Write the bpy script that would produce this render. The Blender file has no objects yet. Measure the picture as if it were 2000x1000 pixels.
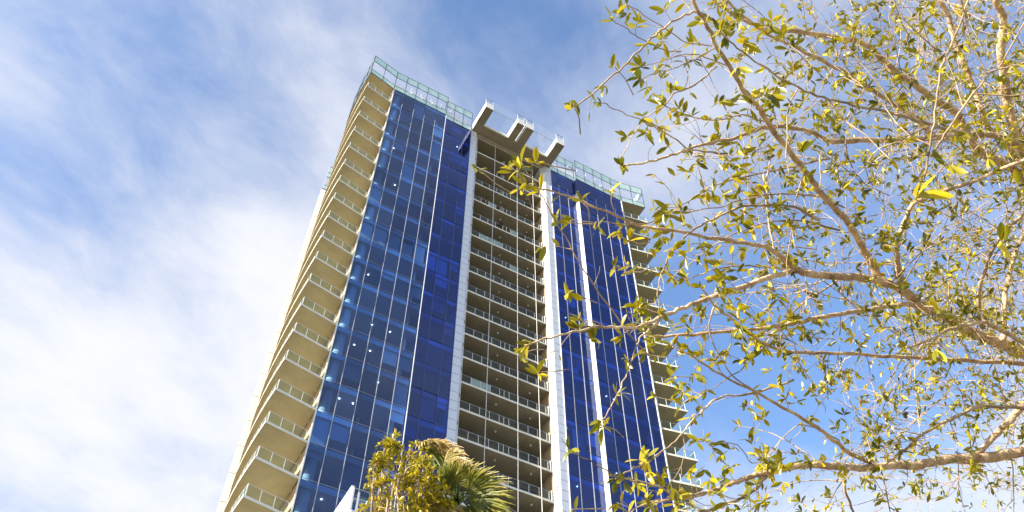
import bpy, bmesh, math, random
import numpy as np
from mathutils import Vector, Matrix
random.seed(7); np.random.seed(7)
R = math.radians
scn = bpy.context.scene
C = scn.collection

# ------------------------------------------------------------------ camera
EYE = 1.6
PITCH, ROLL, FPX = R(51.98), R(-0.284), 1657.26
cam_d = bpy.data.cameras.new('camera'); cam = bpy.data.objects.new('camera', cam_d); C.objects.link(cam)
cam_d.sensor_width = 36; cam_d.lens = FPX / 2000 * 36
cam_d.clip_start = 0.05; cam_d.clip_end = 5000
cam.location = (0, 0, EYE)
cam.rotation_euler = (Matrix.Rotation(R(90) + PITCH, 3, 'X') @ Matrix.Rotation(-ROLL, 3, 'Z')).to_euler()
scn.camera = cam

# ------------------------------------------------------------------ sky, sun, exposure
SUN_AZ, SUN_EL = R(-124), R(20)
SKY_STRENGTH = 0.064
w = bpy.data.worlds.new('World'); scn.world = w; w.use_nodes = True
nt = w.node_tree; nt.nodes.clear()
def N_(t, **k):
    n = nt.nodes.new(t)
    for a, b in k.items(): setattr(n, a, b)
    return n
def L_(a, b): nt.links.new(a, b)
def M_(op, a, b=None, clamp=False):
    n = N_('ShaderNodeMath', operation=op); n.use_clamp = clamp
    for i, v in enumerate((a, b)):
        if v is None: continue
        if isinstance(v, (int, float)): n.inputs[i].default_value = v
        else: L_(v, n.inputs[i])
    return n.outputs[0]
sky = N_('ShaderNodeTexSky', sky_type='NISHITA'); sky.sun_disc = False
sky.sun_elevation = SUN_EL; sky.sun_rotation = SUN_AZ % (2 * math.pi)
sky.altitude = 0; sky.air_density = 1.1; sky.dust_density = 0.3; sky.ozone_density = 2.5
hsv = N_('ShaderNodeHueSaturation'); hsv.inputs['Saturation'].default_value = 1.06; hsv.inputs['Hue'].default_value = .506; hsv.inputs['Value'].default_value = 2.2
L_(sky.outputs[0], hsv.inputs['Color'])
tc = N_('ShaderNodeTexCoord'); sx = N_('ShaderNodeSeparateXYZ'); L_(tc.outputs['Generated'], sx.inputs[0])
zc = M_('MAXIMUM', sx.outputs[2], 0.06)
px_, py_ = M_('DIVIDE', sx.outputs[0], zc), M_('DIVIDE', sx.outputs[1], zc)
# cloud layer coordinates, stretched along the wind so that the cirrus streaks
ca, sa = 0.5, 0.866
al = M_('ADD', M_('MULTIPLY', px_, ca), M_('MULTIPLY', py_, sa))
ac = M_('SUBTRACT', M_('MULTIPLY', px_, sa), M_('MULTIPLY', py_, ca))
def noise(sx_, sy_, scale, detail, rough, dist=0.0, off=0.0):
    cb = N_('ShaderNodeCombineXYZ')
    L_(M_('MULTIPLY', al, sx_), cb.inputs[0]); L_(M_('MULTIPLY', ac, sy_), cb.inputs[1]); cb.inputs[2].default_value = off
    n = N_('ShaderNodeTexNoise'); n.inputs['Scale'].default_value = scale; n.inputs['Detail'].default_value = detail
    n.inputs['Roughness'].default_value = rough; n.inputs['Distortion'].default_value = dist
    L_(cb.outputs[0], n.inputs['Vector']); return n.outputs['Fac']
def bump(cx, cy, rx, ry, amp):
    a = M_('DIVIDE', M_('SUBTRACT', px_, cx), rx); b = M_('DIVIDE', M_('SUBTRACT', py_, cy), ry)
    r2 = M_('ADD', M_('MULTIPLY', a, a), M_('MULTIPLY', b, b))
    return M_('MULTIPLY', M_('EXPONENT', M_('MULTIPLY', r2, -1.0)), amp)
base = 0.52
for b in [(-0.75, 1.22, .55, .36, .42), (-0.33, 0.88, .28, .26, .36), (-0.68, 0.62, .22, .20, -.16), (-0.03, 0.42, .17, .12, -.26),
          (0.24, 0.62, .17, .14, .20), (0.48, 0.98, .34, .28, -.46), (0.75, 1.5, .5, .2, .22), (-0.17, 0.50, .10, .14, .10)]:
    base = M_('ADD', base, bump(*b))
n1 = noise(1.0, 1.3, 2.3, 6, .52, .15, 1.3); n2 = noise(1.0, 1.45, 5.5, 9, .66, .35, 7.7); n3 = noise(1.0, 1.0, 24.0, 5, .6, 0, 3.1)
dens = M_('ADD', base, M_('MULTIPLY', M_('SUBTRACT', n1, .5), .95))
dens = M_('ADD', dens, M_('MULTIPLY', M_('SUBTRACT', n2, .5), .52))
dens = M_('ADD', dens, M_('MULTIPLY', M_('SUBTRACT', n3, .5), .07))
mr = N_('ShaderNodeMapRange', interpolation_type='SMOOTHSTEP')
mr.inputs['From Min'].default_value = 0.18; mr.inputs['From Max'].default_value = 1.02
L_(dens, mr.inputs['Value'])
cl = N_('ShaderNodeMix', data_type='RGBA')
CLOUD = 6.1
cl.inputs['B'].default_value = (CLOUD * .985, CLOUD * .99, CLOUD * 1.04, 1)
L_(M_('MULTIPLY', mr.outputs[0], .96), cl.inputs['Factor']); L_(hsv.outputs[0], cl.inputs['A'])
bg = N_('ShaderNodeBackground'); bg.inputs['Strength'].default_value = SKY_STRENGTH
L_(cl.outputs['Result'], bg.inputs['Color'])
wo = N_('ShaderNodeOutputWorld'); L_(bg.outputs[0], wo.inputs['Surface'])
sun_d = bpy.data.lights.new('sun', 'SUN'); sun = bpy.data.objects.new('sun', sun_d); C.objects.link(sun)
sun_d.energy = 5.0; sun_d.angle = R(0.5); sun_d.color = (1.0, 0.90, 0.75)
sdir = Vector((math.sin(SUN_AZ) * math.cos(SUN_EL), math.cos(SUN_AZ) * math.cos(SUN_EL), math.sin(SUN_EL)))
sun.rotation_euler = sdir.to_track_quat('Z', 'Y').to_euler(); sun.location = (-40, -20, 60)
scn.view_settings.view_transform = 'Standard'; scn.view_settings.look = 'None'
scn.view_settings.exposure = 1.38; scn.view_settings.gamma = 1; scn.view_settings.use_curve_mapping = False
scn.cycles.max_bounces = 10; scn.cycles.transparent_max_bounces = 24

# ------------------------------------------------------------------ materials
MATS = {}
def mat(name, col, rough=.6, metal=0, spec=.5, noise_amt=0, noise_scale=3.0, col2=None, bump_amt=0, bump_scale=20, detail=5):
    m = bpy.data.materials.new(name); m.use_nodes = True
    t = m.node_tree; b = t.nodes['Principled BSDF']
    b.inputs['Base Color'].default_value = (*col, 1); b.inputs['Roughness'].default_value = rough
    b.inputs['Metallic'].default_value = metal; b.inputs['Specular IOR Level'].default_value = spec
    tc = t.nodes.new('ShaderNodeTexCoord')
    if noise_amt or col2:
        n = t.nodes.new('ShaderNodeTexNoise'); n.inputs['Scale'].default_value = noise_scale; n.inputs['Detail'].default_value = detail
        n.inputs['Roughness'].default_value = .65
        t.links.new(tc.outputs['Object'], n.inputs['Vector'])
        r = t.nodes.new('ShaderNodeValToRGB')
        c2 = col2 or tuple(c * (1 - noise_amt) for c in col)
        r.color_ramp.elements[0].position = .3; r.color_ramp.elements[1].position = .7
        r.color_ramp.elements[0].color = (*c2, 1); r.color_ramp.elements[1].color = (*col, 1)
        t.links.new(n.outputs['Fac'], r.inputs['Fac']); t.links.new(r.outputs['Color'], b.inputs['Base Color'])
    if bump_amt:
        n2 = t.nodes.new('ShaderNodeTexNoise'); n2.inputs['Scale'].default_value = bump_scale; n2.inputs['Detail'].default_value = 6
        t.links.new(tc.outputs['Object'], n2.inputs['Vector'])
        bp = t.nodes.new('ShaderNodeBump'); bp.inputs['Strength'].default_value = bump_amt; bp.inputs['Distance'].default_value = .02
        t.links.new(n2.outputs['Fac'], bp.inputs['Height']); t.links.new(bp.outputs['Normal'], b.inputs['Normal'])
    MATS[name] = m; return m
def glass(name, tint, gloss_tint, refl=1.45, boost=1.0, rough=0.0, diffuse=None, dfac=0, wav=0):
    m = bpy.data.materials.new(name); m.use_nodes = True; t = m.node_tree; t.nodes.clear()
    o = t.nodes.new('ShaderNodeOutputMaterial'); tr = t.nodes.new('ShaderNodeBsdfTransparent'); tr.inputs[0].default_value = (*tint, 1)
    g = t.nodes.new('ShaderNodeBsdfGlossy'); g.inputs['Color'].default_value = (*gloss_tint, 1); g.inputs['Roughness'].default_value = rough
    # Schlick reflectance on the outer face of each sheet (the inner face only transmits)
    def mth(op, a, b):
        n = t.nodes.new('ShaderNodeMath'); n.operation = op; n.use_clamp = op == 'MULTIPLY'
        for i, v in enumerate((a, b)):
            if isinstance(v, (int, float)): n.inputs[i].default_value = v
            else: t.links.new(v, n.inputs[i])
        return n.outputs[0]
    f0 = ((refl - 1) / (refl + 1)) ** 2 * boost
    lw = t.nodes.new('ShaderNodeLayerWeight'); lw.inputs['Blend'].default_value = .5
    ge = t.nodes.new('ShaderNodeNewGeometry')
    sch = mth('ADD', mth('MULTIPLY', mth('POWER', lw.outputs['Facing'], 5.0), 1 - f0), f0)
    mu = t.nodes.new('ShaderNodeMath'); mu.operation = 'MULTIPLY'; mu.use_clamp = True
    t.links.new(sch, mu.inputs[0]); t.links.new(mth('SUBTRACT', 1.0, ge.outputs['Backfacing']), mu.inputs[1])
    body = tr.outputs[0]
    if wav:
        oi = t.nodes.new('ShaderNodeObjectInfo')
        mrr = t.nodes.new('ShaderNodeMapRange'); mrr.inputs['To Min'].default_value = .74; mrr.inputs['To Max'].default_value = 1.14
        t.links.new(oi.outputs['Random'], mrr.inputs['Value'])
        hs = t.nodes.new('ShaderNodeHueSaturation'); hs.inputs['Color'].default_value = (*tint, 1); t.links.new(mrr.outputs[0], hs.inputs['Value'])
        t.links.new(hs.outputs[0], tr.inputs[0])
        tc = t.nodes.new('ShaderNodeTexCoord'); nz = t.nodes.new('ShaderNodeTexNoise'); nz.inputs['Scale'].default_value = .5
        t.links.new(tc.outputs['Object'], nz.inputs['Vector'])
        bp = t.nodes.new('ShaderNodeBump'); bp.inputs['Strength'].default_value = wav; bp.inputs['Distance'].default_value = .05
        t.links.new(nz.outputs['Fac'], bp.inputs['Height']); t.links.new(bp.outputs['Normal'], g.inputs['Normal'])
    if dfac:
        d = t.nodes.new('ShaderNodeBsdfDiffuse'); d.inputs['Color'].default_value = (*diffuse, 1)
        tl = t.nodes.new('ShaderNodeBsdfTranslucent'); tl.inputs['Color'].default_value = (*diffuse, 1)
        ad = t.nodes.new('ShaderNodeMixShader'); ad.inputs[0].default_value = .5
        t.links.new(d.outputs[0], ad.inputs[1]); t.links.new(tl.outputs[0], ad.inputs[2])
        mx = t.nodes.new('ShaderNodeMixShader'); mx.inputs[0].default_value = dfac
        t.links.new(body, mx.inputs[1]); t.links.new(ad.outputs[0], mx.inputs[2]); body = mx.outputs[0]
    ms = t.nodes.new('ShaderNodeMixShader'); t.links.new(mu.outputs[0], ms.inputs[0])
    t.links.new(body, ms.inputs[1]); t.links.new(g.outputs[0], ms.inputs[2]); t.links.new(ms.outputs[0], o.inputs[0])
    MATS[name] = m; return m
glass('blue_glass', (.53, .67, .86), (.44, .54, .88), 1.5, 3.0, 0.0, wav=.45)
glass('deep_blue_glass', (.33, .48, .80), (.38, .48, .92), 1.5, 3.6, 0.0, wav=.45)
glass('rail_glass', (.86, .93, .90), (1, 1, 1), 1.45, 1.0)
glass('green_glass', (.86, .945, .92), (.9, 1, .97), 1.5, 1.4, .03, (.60, .73, .70), .55)
glass('clear_glass', (.96, .975, .985), (1, 1, 1), 1.45, .8, 0, (.85, .9, .95), .05)
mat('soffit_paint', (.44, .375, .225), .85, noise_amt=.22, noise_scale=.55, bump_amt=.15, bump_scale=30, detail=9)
mat('shaded_soffit_paint', (.32, .275, .18), .85, noise_amt=.24, noise_scale=.6, detail=9)  # darker copy of the soffit paint, bay shade put into the colour
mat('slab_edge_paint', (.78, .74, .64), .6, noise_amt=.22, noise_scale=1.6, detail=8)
mat('white_paint', (.82, .80, .75), .55, noise_amt=.07, noise_scale=1.5)
mat('metal_cladding', (.66, .68, .74), .38, .25, noise_amt=.06, noise_scale=1.2)
mat('white_metal', (.66, .66, .64), .35)
mat('dark_metal', (.05, .07, .09), .4)
mat('dark_gap', (.03, .03, .035), .8)
mat('mullion_metal', (.38, .40, .46), .35, .2)
mat('rail_metal', (.42, .44, .46), .35, .4)
mat('dark_mullion', (.05, .08, .20), .4)
mat('transom_metal', (.26, .31, .42), .4)
mat('spandrel', (.80, .86, .88), .7, noise_amt=.10, noise_scale=.7)
mat('interior_wall', (.34, .35, .40), .9, noise_amt=.25, noise_scale=.35)
mat('interior_ceiling', (.62, .56, .58), .9)
mat('column_plaster', (.85, .86, .80), .7)
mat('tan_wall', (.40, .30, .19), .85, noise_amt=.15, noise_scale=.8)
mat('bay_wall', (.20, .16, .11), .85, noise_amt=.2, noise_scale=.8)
mat('wall_panel', (.66, .64, .59), .6, noise_amt=.12, noise_scale=.7, detail=8)
mat('raw_concrete', (.42, .39, .34), .9, noise_amt=.45, noise_scale=3, bump_amt=.4, bump_scale=12)
mat('concrete', (.45, .42, .37), .85, noise_amt=.2, noise_scale=.8)
mat('pavement', (.23, .195, .14), .9, noise_amt=.25, noise_scale=.3)
mat('ground_cover', (.16, .14, .08), .95, noise_amt=.4, noise_scale=.12)
mat('blind', (.40, .42, .46), .8)
mat('light_blind', (.80, .82, .80), .8)
mat('bark', (.82, .62, .39), .85, col2=(.22, .12, .06), noise_scale=12, bump_amt=.7, bump_scale=40)  # pale and dark bark; sunlit and shaded sides are partly put into this range
mat('twig_bark', (.66, .49, .31), .8, col2=(.05, .028, .015), noise_scale=4.5, bump_amt=.3, bump_scale=60)  # some twigs pale, some dark, putting lit and shaded contrast into the colour
mat('palm_trunk', (.28, .22, .16), .9, noise_amt=.5, noise_scale=6, bump_amt=.6, bump_scale=14)
def lamp_mat():
    m = bpy.data.materials.new('lamp_glow'); m.use_nodes = True; b = m.node_tree.nodes['Principled BSDF']
    b.inputs['Base Color'].default_value = (.9, .9, .85, 1); b.inputs['Emission Color'].default_value = (1, .95, .85, 1); b.inputs['Emission Strength'].default_value = 12
    MATS['lamp_glow'] = m
lamp_mat()
def leaf_mat(name, ca, cb, cc, trans=.35, rough=.42):
    """green -> olive -> yellow by the leaf's own 'tint' attribute"""
    m = bpy.data.materials.new(name); m.use_nodes = True; t = m.node_tree; b = t.nodes['Principled BSDF']; o = t.nodes['Material Output']
    at = t.nodes.new('ShaderNodeAttribute'); at.attribute_name = 'tint'
    r = t.nodes.new('ShaderNodeValToRGB'); r.color_ramp.elements[0].color = (*ca, 1); r.color_ramp.elements[1].color = (*cc, 1)
    e = r.color_ramp.elements.new(.55); e.color = (*cb, 1)
    t.links.new(at.outputs['Fac'], r.inputs['Fac'])
    tc = t.nodes.new('ShaderNodeTexCoord'); nz = t.nodes.new('ShaderNodeTexNoise'); nz.inputs['Scale'].default_value = 55; nz.inputs['Detail'].default_value = 3
    t.links.new(tc.outputs['Object'], nz.inputs['Vector'])
    mx = t.nodes.new('ShaderNodeMix'); mx.data_type = 'RGBA'; mx.blend_type = 'MULTIPLY'; mx.inputs['Factor'].default_value = .5
    t.links.new(r.outputs['Color'], mx.inputs['A']); t.links.new(nz.outputs['Color'], mx.inputs['B'])
    g = t.nodes.new('ShaderNodeMix'); g.data_type = 'RGBA'; g.inputs['Factor'].default_value = .62
    t.links.new(mx.outputs['Result'], g.inputs['A']); t.links.new(r.outputs['Color'], g.inputs['B'])
    t.links.new(g.outputs['Result'], b.inputs['Base Color']); b.inputs['Roughness'].default_value = rough
    tl = t.nodes.new('ShaderNodeBsdfTranslucent'); t.links.new(g.outputs['Result'], tl.inputs['Color'])
    ms = t.nodes.new('ShaderNodeMixShader'); ms.inputs[0].default_value = trans
    t.links.new(b.outputs[0], ms.inputs[1]); t.links.new(tl.outputs[0], ms.inputs[2]); t.links.new(ms.outputs[0], o.inputs[0])
    MATS[name] = m
leaf_mat('oak_leaf', (.12, .14, .005), (.42, .36, .006), (.80, .58, .012), .30, .34)
leaf_mat('palm_leaf', (.08, .12, .015), (.34, .33, .05), (.74, .56, .26), .3, .45)

# ------------------------------------------------------------------ helpers
class MB:
    """collects faces in local coordinates; build() links them as one mesh object"""
    def __init__(s): s.v = []; s.f = []; s.mi = []
    def poly(s, pts, mi=0):
        i = len(s.v); s.v += [tuple(p) for p in pts]; s.f.append(tuple(range(i, i + len(pts)))); s.mi.append(mi)
    def box(s, x0, x1, y0, y1, z0, z1, mi=0):
        s.prism([(x0, y0), (x1, y0), (x1, y1), (x0, y1)], z0, z1, mi, mi, mi)
    def prism(s, pts, z0, z1, bot=0, side=0, top=0):
        a = sum(pts[i][0] * pts[(i + 1) % len(pts)][1] - pts[(i + 1) % len(pts)][0] * pts[i][1] for i in range(len(pts)))
        if a < 0: pts = pts[::-1]
        n = len(pts); b = len(s.v)
        s.v += [(p[0], p[1], z0) for p in pts] + [(p[0], p[1], z1) for p in pts]
        s.f.append(tuple(b + i for i in range(n))[::-1]); s.mi.append(bot)
        s.f.append(tuple(b + n + i for i in range(n))); s.mi.append(top)
        for i in range(n):
            j = (i + 1) % n; s.f.append((b + i, b + j, b + n + j, b + n + i)); s.mi.append(side)
    def bar(s, a, b, wd, hg, mi=0):
        """box beam from a to b, wd across, hg tall"""
        a = Vector(a); b = Vector(b); d = (b - a).normalized()
        up = Vector((0, 0, 1)) if abs(d.z) < .95 else Vector((0, 1, 0))
        x = d.cross(up).normalized() * wd / 2; y = x.cross(d).normalized() * hg / 2
        i = len(s.v)
        for p in (a, b): s.v += [tuple(p - x - y), tuple(p + x - y), tuple(p + x + y), tuple(p - x + y)]
        for q in ((0, 1, 5, 4), (1, 2, 6, 5), (2, 3, 7, 6), (3, 0, 4, 7), (3, 2, 1, 0), (4, 5, 6, 7)):
            s.f.append(tuple(i + k for k in q)); s.mi.append(mi)
    def tube(s, pts, rad, seg=7, mi=0, cap=True):
        pts = [Vector(p) for p in pts]; n = len(pts); rad = rad if hasattr(rad, '__len__') else [rad] * n
        ref = Vector((.3, .2, .9)).normalized(); b = len(s.v); prev = None
        for i, p in enumerate(pts):
            d = (pts[min(i + 1, n - 1)] - pts[max(i - 1, 0)]).normalized()
            x = (prev - d * prev.dot(d)) if prev is not None else d.cross(ref)
            if x.length < 1e-5: x = d.orthogonal()
            x.normalize(); prev = x; y = d.cross(x)
            for k in range(seg):
                t = 2 * math.pi * k / seg
                s.v.append(tuple(p + (x * math.cos(t) + y * math.sin(t)) * rad[i]))
        for i in range(n - 1):
            for k in range(seg):
                k2 = (k + 1) % seg; a = b + i * seg
                s.f.append((a + k, a + k2, a + seg + k2, a + seg + k)); s.mi.append(mi)
        if cap:
            s.f.append(tuple(b + k for k in range(seg))[::-1]); s.mi.append(mi)
            s.f.append(tuple(b + (n - 1) * seg + k for k in range(seg))); s.mi.append(mi)
    def mesh(s, name, mats, smooth=False):
        me = bpy.data.meshes.new(name); me.from_pydata(s.v, [], s.f)
        for m in (mats if isinstance(mats, (list, tuple)) else [mats]): me.materials.append(MATS[m])
        me.polygons.foreach_set('material_index', s.mi)
        if smooth: me.polygons.foreach_set('use_smooth', [True] * len(s.f))
        me.update(); return me
    def build(s, name, mats, parent=None, smooth=False, loc=None):
        return link(name, s.mesh(name, mats, smooth), parent, loc)
def link(name, me, parent=None, loc=None, rot=None):
    o = bpy.data.objects.new(name, me); C.objects.link(o)
    if parent is not None: o.parent = parent
    if loc is not None: o.location = loc
    if rot is not None: o.rotation_euler = rot
    return o
def root(name, label, cat, loc, rotz=0, group=None):
    o = bpy.data.objects.new(name, None); C.objects.link(o); o.location = loc; o.rotation_euler = (0, 0, rotz)
    o['label'] = label; o['category'] = cat
    if group: o['group'] = group
    return o
_cache = {}
def cbox(name, w_, d_, h_, m, parent, loc, rot=None):
    """box part with shared mesh; loc is the centre of its base"""
    key = (name, round(w_, 3), round(d_, 3), round(h_, 3), m)
    if key not in _cache:
        b = MB(); b.box(-w_ / 2, w_ / 2, -d_ / 2, d_ / 2, 0, h_); _cache[key] = b.mesh(name, m)
    return link(name, _cache[key], parent, loc, rot)

# ------------------------------------------------------------------ setting: ground
g = MB(); g.box(-1500, 1500, -1500, 1500, -1, 0); o = g.build('ground', 'ground_cover'); o['kind'] = 'structure'
g = MB(); g.poly([(-60, -60, .006), (70, -60, .006), (70, 40, .006), (-60, 40, .006)]); o = g.build('pavement', 'pavement'); o['kind'] = 'structure'

# ------------------------------------------------------------------ the tower
# local frame: x along the front from its left glass corner, y into the building, z up from the ground
ROT = R(29.3016)
TOP = 97.255 + EYE                       # soffit of the roof edge
tower = root('residential_tower', 'tall residential tower of blue glass with stacked beige balconies and a white roof canopy', 'apartment tower', (-14.96, 49.45, 0), ROT)
def zk(k): return TOP - (min(k, 5.625) * 3.586 + max(k - 5.625, 0) * 3.2)
TH = .22
def fl(k): return zk(k) + TH             # finished floor of level k
W = 34.4; KMAX = 20
def mir(x): return W - x

# rear body and lower storeys
b = MB(); b.box(.0, W, 5.6, 16, 0, TOP - .05); b.build('rear_wall', 'interior_wall', tower)
b = MB()
for x0, x1, y in ((.05, 7.3, .02), (7.3, 11.2, .52), (mir(11.2), mir(7.3), .52), (mir(7.3), W - .05, .02)): b.box(x0, x1, y, y + .06, 0, fl(KMAX) - .03)
b.build('lower_glazing', 'blue_glass', tower)
b = MB()
for k in range(KMAX + 1, 30):
    b.box(.1, 12.4, .15, 5.55, zk(k), zk(k) + TH); b.box(mir(12.4), W - .1, .15, 5.55, zk(k), zk(k) + TH); b.box(12.45, mir(12.45), .95, 3.5, zk(k), zk(k) + TH)
o = b.build('lower_floors', 'slab_edge_paint', tower)

# interior floors with a spandrel edge, ceilings, walls, columns
for k in range(0, KMAX + 1):
    for x0, x1, xs, m in ((.12, 12.0, 7.3, 0), (mir(12.0), W - .12, mir(7.3), 1)):
        b = MB()
        if not m:
            b.prism([(x0, .22), (xs - .02, .22), (xs - .02, .72), (x1, .72), (x1, 5.55), (x0, 5.55)], zk(k), fl(k) - .004, 0, 1, 1)
            b.box(x0, xs - .06, .12, .20, zk(k) - .30, fl(k) - .01, 1); b.box(xs + .06, 11.15, .62, .70, zk(k) - .30, fl(k) - .01, 1)
        else:
            b.prism([(x0, .72), (xs + .02, .72), (xs + .02, .22), (x1, .22), (x1, 5.55), (x0, 5.55)], zk(k), fl(k) - .004, 0, 1, 1)
            b.box(xs + .06, x1, .12, .20, zk(k) - .30, fl(k) - .01, 1); b.box(mir(11.15), xs - .06, .62, .70, zk(k) - .30, fl(k) - .01, 1)
        b.build('floor_slab', ['interior_ceiling', 'spandrel'], tower)
b = MB()
for x in (6.75, 11.6, mir(11.6), mir(6.9), 4.2, mir(3.6)): b.box(x - .08, x + .08, 1.3 if 5 < x < 30 else 2.6, 5.58, 20, TOP - .1)
b.build('partition_wall', 'column_plaster', tower)
for x in (.78, mir(.78)):
    b = MB(); b.tube([(x, .85, 20), (x, .85, TOP - .1)], .42, 20, cap=False); b.build('round_column', 'column_plaster', tower, True)
# ceiling lamps that are on behind the glass (level, x, y)
b = MB(); b.tube([(0, 0, -.05), (0, 0, 0)], .036, 12); lampm = b.mesh('ceiling_lamp', 'lamp_glow')
for k, x in ((8, 2.2), (8, 3.6), (10, 2.1), (12, 3.4), (12, 5.2), (13, 2.2), (13, 3.7), (13, 5.3), (14, 2.3), (14, 4.9), (15, 1.9), (15, 3.1), (16, 2.2), (17, 4.1), (17, 6.0), (18, 2.2), (5, 2.9), (3, 1.9)):
    link('ceiling_lamp', lampm, tower, (x, 1.35, zk(k) - .001))
for k, x in ((1, 9.9), (1, mir(10.2)), (13, mir(10.4)), (15, mir(9.6)), (15, mir(10.9)), (11, mir(5.2)), (11, mir(4.3)), (13, mir(6.6)), (14, mir(5)), (16, mir(6.1)), (14, 9.9), (8, mir(9.6))):
    link('ceiling_lamp', lampm, tower, (x, 1.5, zk(k) - .001))
# a few blinds behind the glass; the full row is added to brighten its panes
for k, x, wd, frac in ((9, 2.2, 1.3, 1), (9, 3.7, 1.3, 1), (9, 5.1, 1.3, 1), (9, 6.5, 1.2, 1), (9, .7, 1.2, 1), (9, 8.0, 1.2, 1), (9, 9.3, 1.2, 1), (4, 2.2, 1.3, .5), (11, mir(9.6), 1.2, .9), (14, mir(9.6), 1.2, 1), (14, mir(8.2), 1.2, .6), (17, mir(9.6), 1.2, .7), (16, 8.0, 1.2, .6)):
    hh = (zk(k - 1) - fl(k)); y = .32 if (x < 7.3 or x > 27.1) else .82
    cbox('window_blind', wd, .03, hh * frac - .35, 'light_blind', tower, (x, y, fl(k) + hh * (1 - frac)))

# curtain wall panes, level by level
def pane(x0, x1, y, k, m):
    h = (fl(k - 1) if k > 1 else TOP) - fl(k) - .02
    cbox('window_pane', x1 - x0 - .02, .03, h, m, tower, ((x0 + x1) / 2, y + .015, fl(k) + .01), (random.gauss(0, .004), 0, random.gauss(0, .008)))
    if random.random() < (.30 if k > 14 and y < .2 else .15):            # blinds at different heights, more added low on the left to lighten panes
        fr_ = random.choice((.25, .4, .6, 1)); hh = h - .35
        cbox('window_blind', x1 - x0 - .10, .03, round(hh * fr_, 2), random.choice(('blind', 'light_blind')), tower, ((x0 + x1) / 2, y + .32, fl(k) + .02 + hh * (1 - fr_)))
LC = [0.04, 1.40, 2.98, 4.45, 5.95, 7.30]
DC = [7.36, 8.65, 10.15, 11.18]
RD = [mir(11.18), 24.45, 25.85, mir(7.36)]
RC = [mir(7.30), 28.45, 29.95, 31.5, 33.05, W - .04]
for k in range(1, KMAX + 1):
    for i in range(5): pane(LC[i], LC[i + 1], 0, k, 'blue_glass')
    if k <= 18:
        for i in range(3): pane(DC[i], DC[i + 1], .5, k, 'deep_blue_glass')
    if k <= 17:
        for i in range(3): pane(RD[i], RD[i + 1], .5, k, 'deep_blue_glass')
    if k <= 17:
        for i in range(5): pane(RC[i], RC[i + 1], 0, k, 'deep_blue_glass' )
ZB = 20
def vert(name, x, y, wd, dp, z1, m, z0=ZB): cbox(name, wd, dp, z1 - z0, m, tower, (x, y, z0))
for x in LC[1:-1]: vert('mullion', x, -.035, .045, .06, TOP - 2.6, 'mullion_metal')
for x in RC[1:-1]: vert('mullion', x, -.035, .055, .07, TOP - 2.9, 'mullion_metal')
for x in RD[1:-1]: vert('mullion', x, .47, .055, .06, TOP - 2.9, 'mullion_metal')
for x in DC[1:-1]: vert('mullion', x, .485, .05, .03, TOP - 2.6, 'dark_mullion')
vert('corner_trim', -.01, -.03, .10, .16, TOP - .01, 'white_metal'); vert('corner_trim', W + .01, -.03, .10, .16, TOP - .01, 'white_metal')
vert('corner_trim', 7.335, .02, .055, .16, TOP - .01, 'white_metal')
b = MB(); b.box(mir(7.35), mir(7.35) + .05, -.22, .49, ZB, TOP - 3.2); b.build('return_fin', 'white_paint', tower)
b = MB(); b.box(mir(7.35), mir(7.35) + .05, -.03, .49, TOP - 3.18, TOP - .01); b.build('return_trim', 'dark_mullion', tower)
for k in range(1, KMAX):                 # thin transom at each floor line
    cbox('transom', 7.2, .03, .028, 'transom_metal', tower, (3.68, -.018, fl(k) - .018))
    cbox('transom', 7.2, .03, .025, 'dark_mullion', tower, (mir(3.68), -.018, fl(k) - .018))
    cbox('transom', 3.8, .03, .04, 'dark_mullion', tower, (9.27, .482, fl(k) - .018))
    cbox('transom', 3.8, .03, .025, 'dark_mullion', tower, (mir(9.27), .482, fl(k) - .018))

# pilasters that frame the open bay: jointed cladding in front, a chamfer with vents facing the bay
for s in (0, 1):
    X = (lambda x: mir(x)) if s else (lambda x: x)
    b = MB(); b.prism([(X(11.23), .47), (X(12.02), .47), (X(12.47), .97), (X(12.47), 3.6), (X(11.23), 3.6)], 0, TOP + .28); b.build('pilaster', 'metal_cladding', tower)
    cbox('joint_backing', .78, .012, TOP - 29, 'dark_gap', tower, (X(11.625), .463, 29))
    zz = TOP + .2; ph = 3.2 / 3
    while zz > 30:
        cbox('cladding_panel', .79, .04, ph - .045, 'metal_cladding', tower, (X(11.63), .449, zz - ph)); zz -= ph
    a = math.atan2(.50, .45) * (1 if not s else -1)
    mid = (X(12.245) + (.013 if not s else -.013), .72 - .012)
    h0 = TOP - 1.5 - 20
    cbox('chamfer_panel', .64, .03, h0, 'white_paint' if s else 'metal_cladding', tower, (mid[0], mid[1], 20), (0, 0, a))  # sunny chamfer gets the lighter colour, so its sunlight is partly in the paint
    for k in range(1, 18):
        for dz in (.10, .34): cbox('vent', .15 if dz < .2 else .11, .09, .14, 'dark_gap', tower, (mid[0], mid[1], fl(k) + .9 + dz), (0, 0, a))
b = MB(); b.box(11.17, 11.215, .42, .52, ZB, TOP); b.build('pilaster_trim', 'dark_mullion', tower)
b = MB(); b.box(mir(11.215), mir(11.15), .36, .52, ZB, TOP); b.build('pilaster_trim', 'white_metal', tower)

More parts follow.
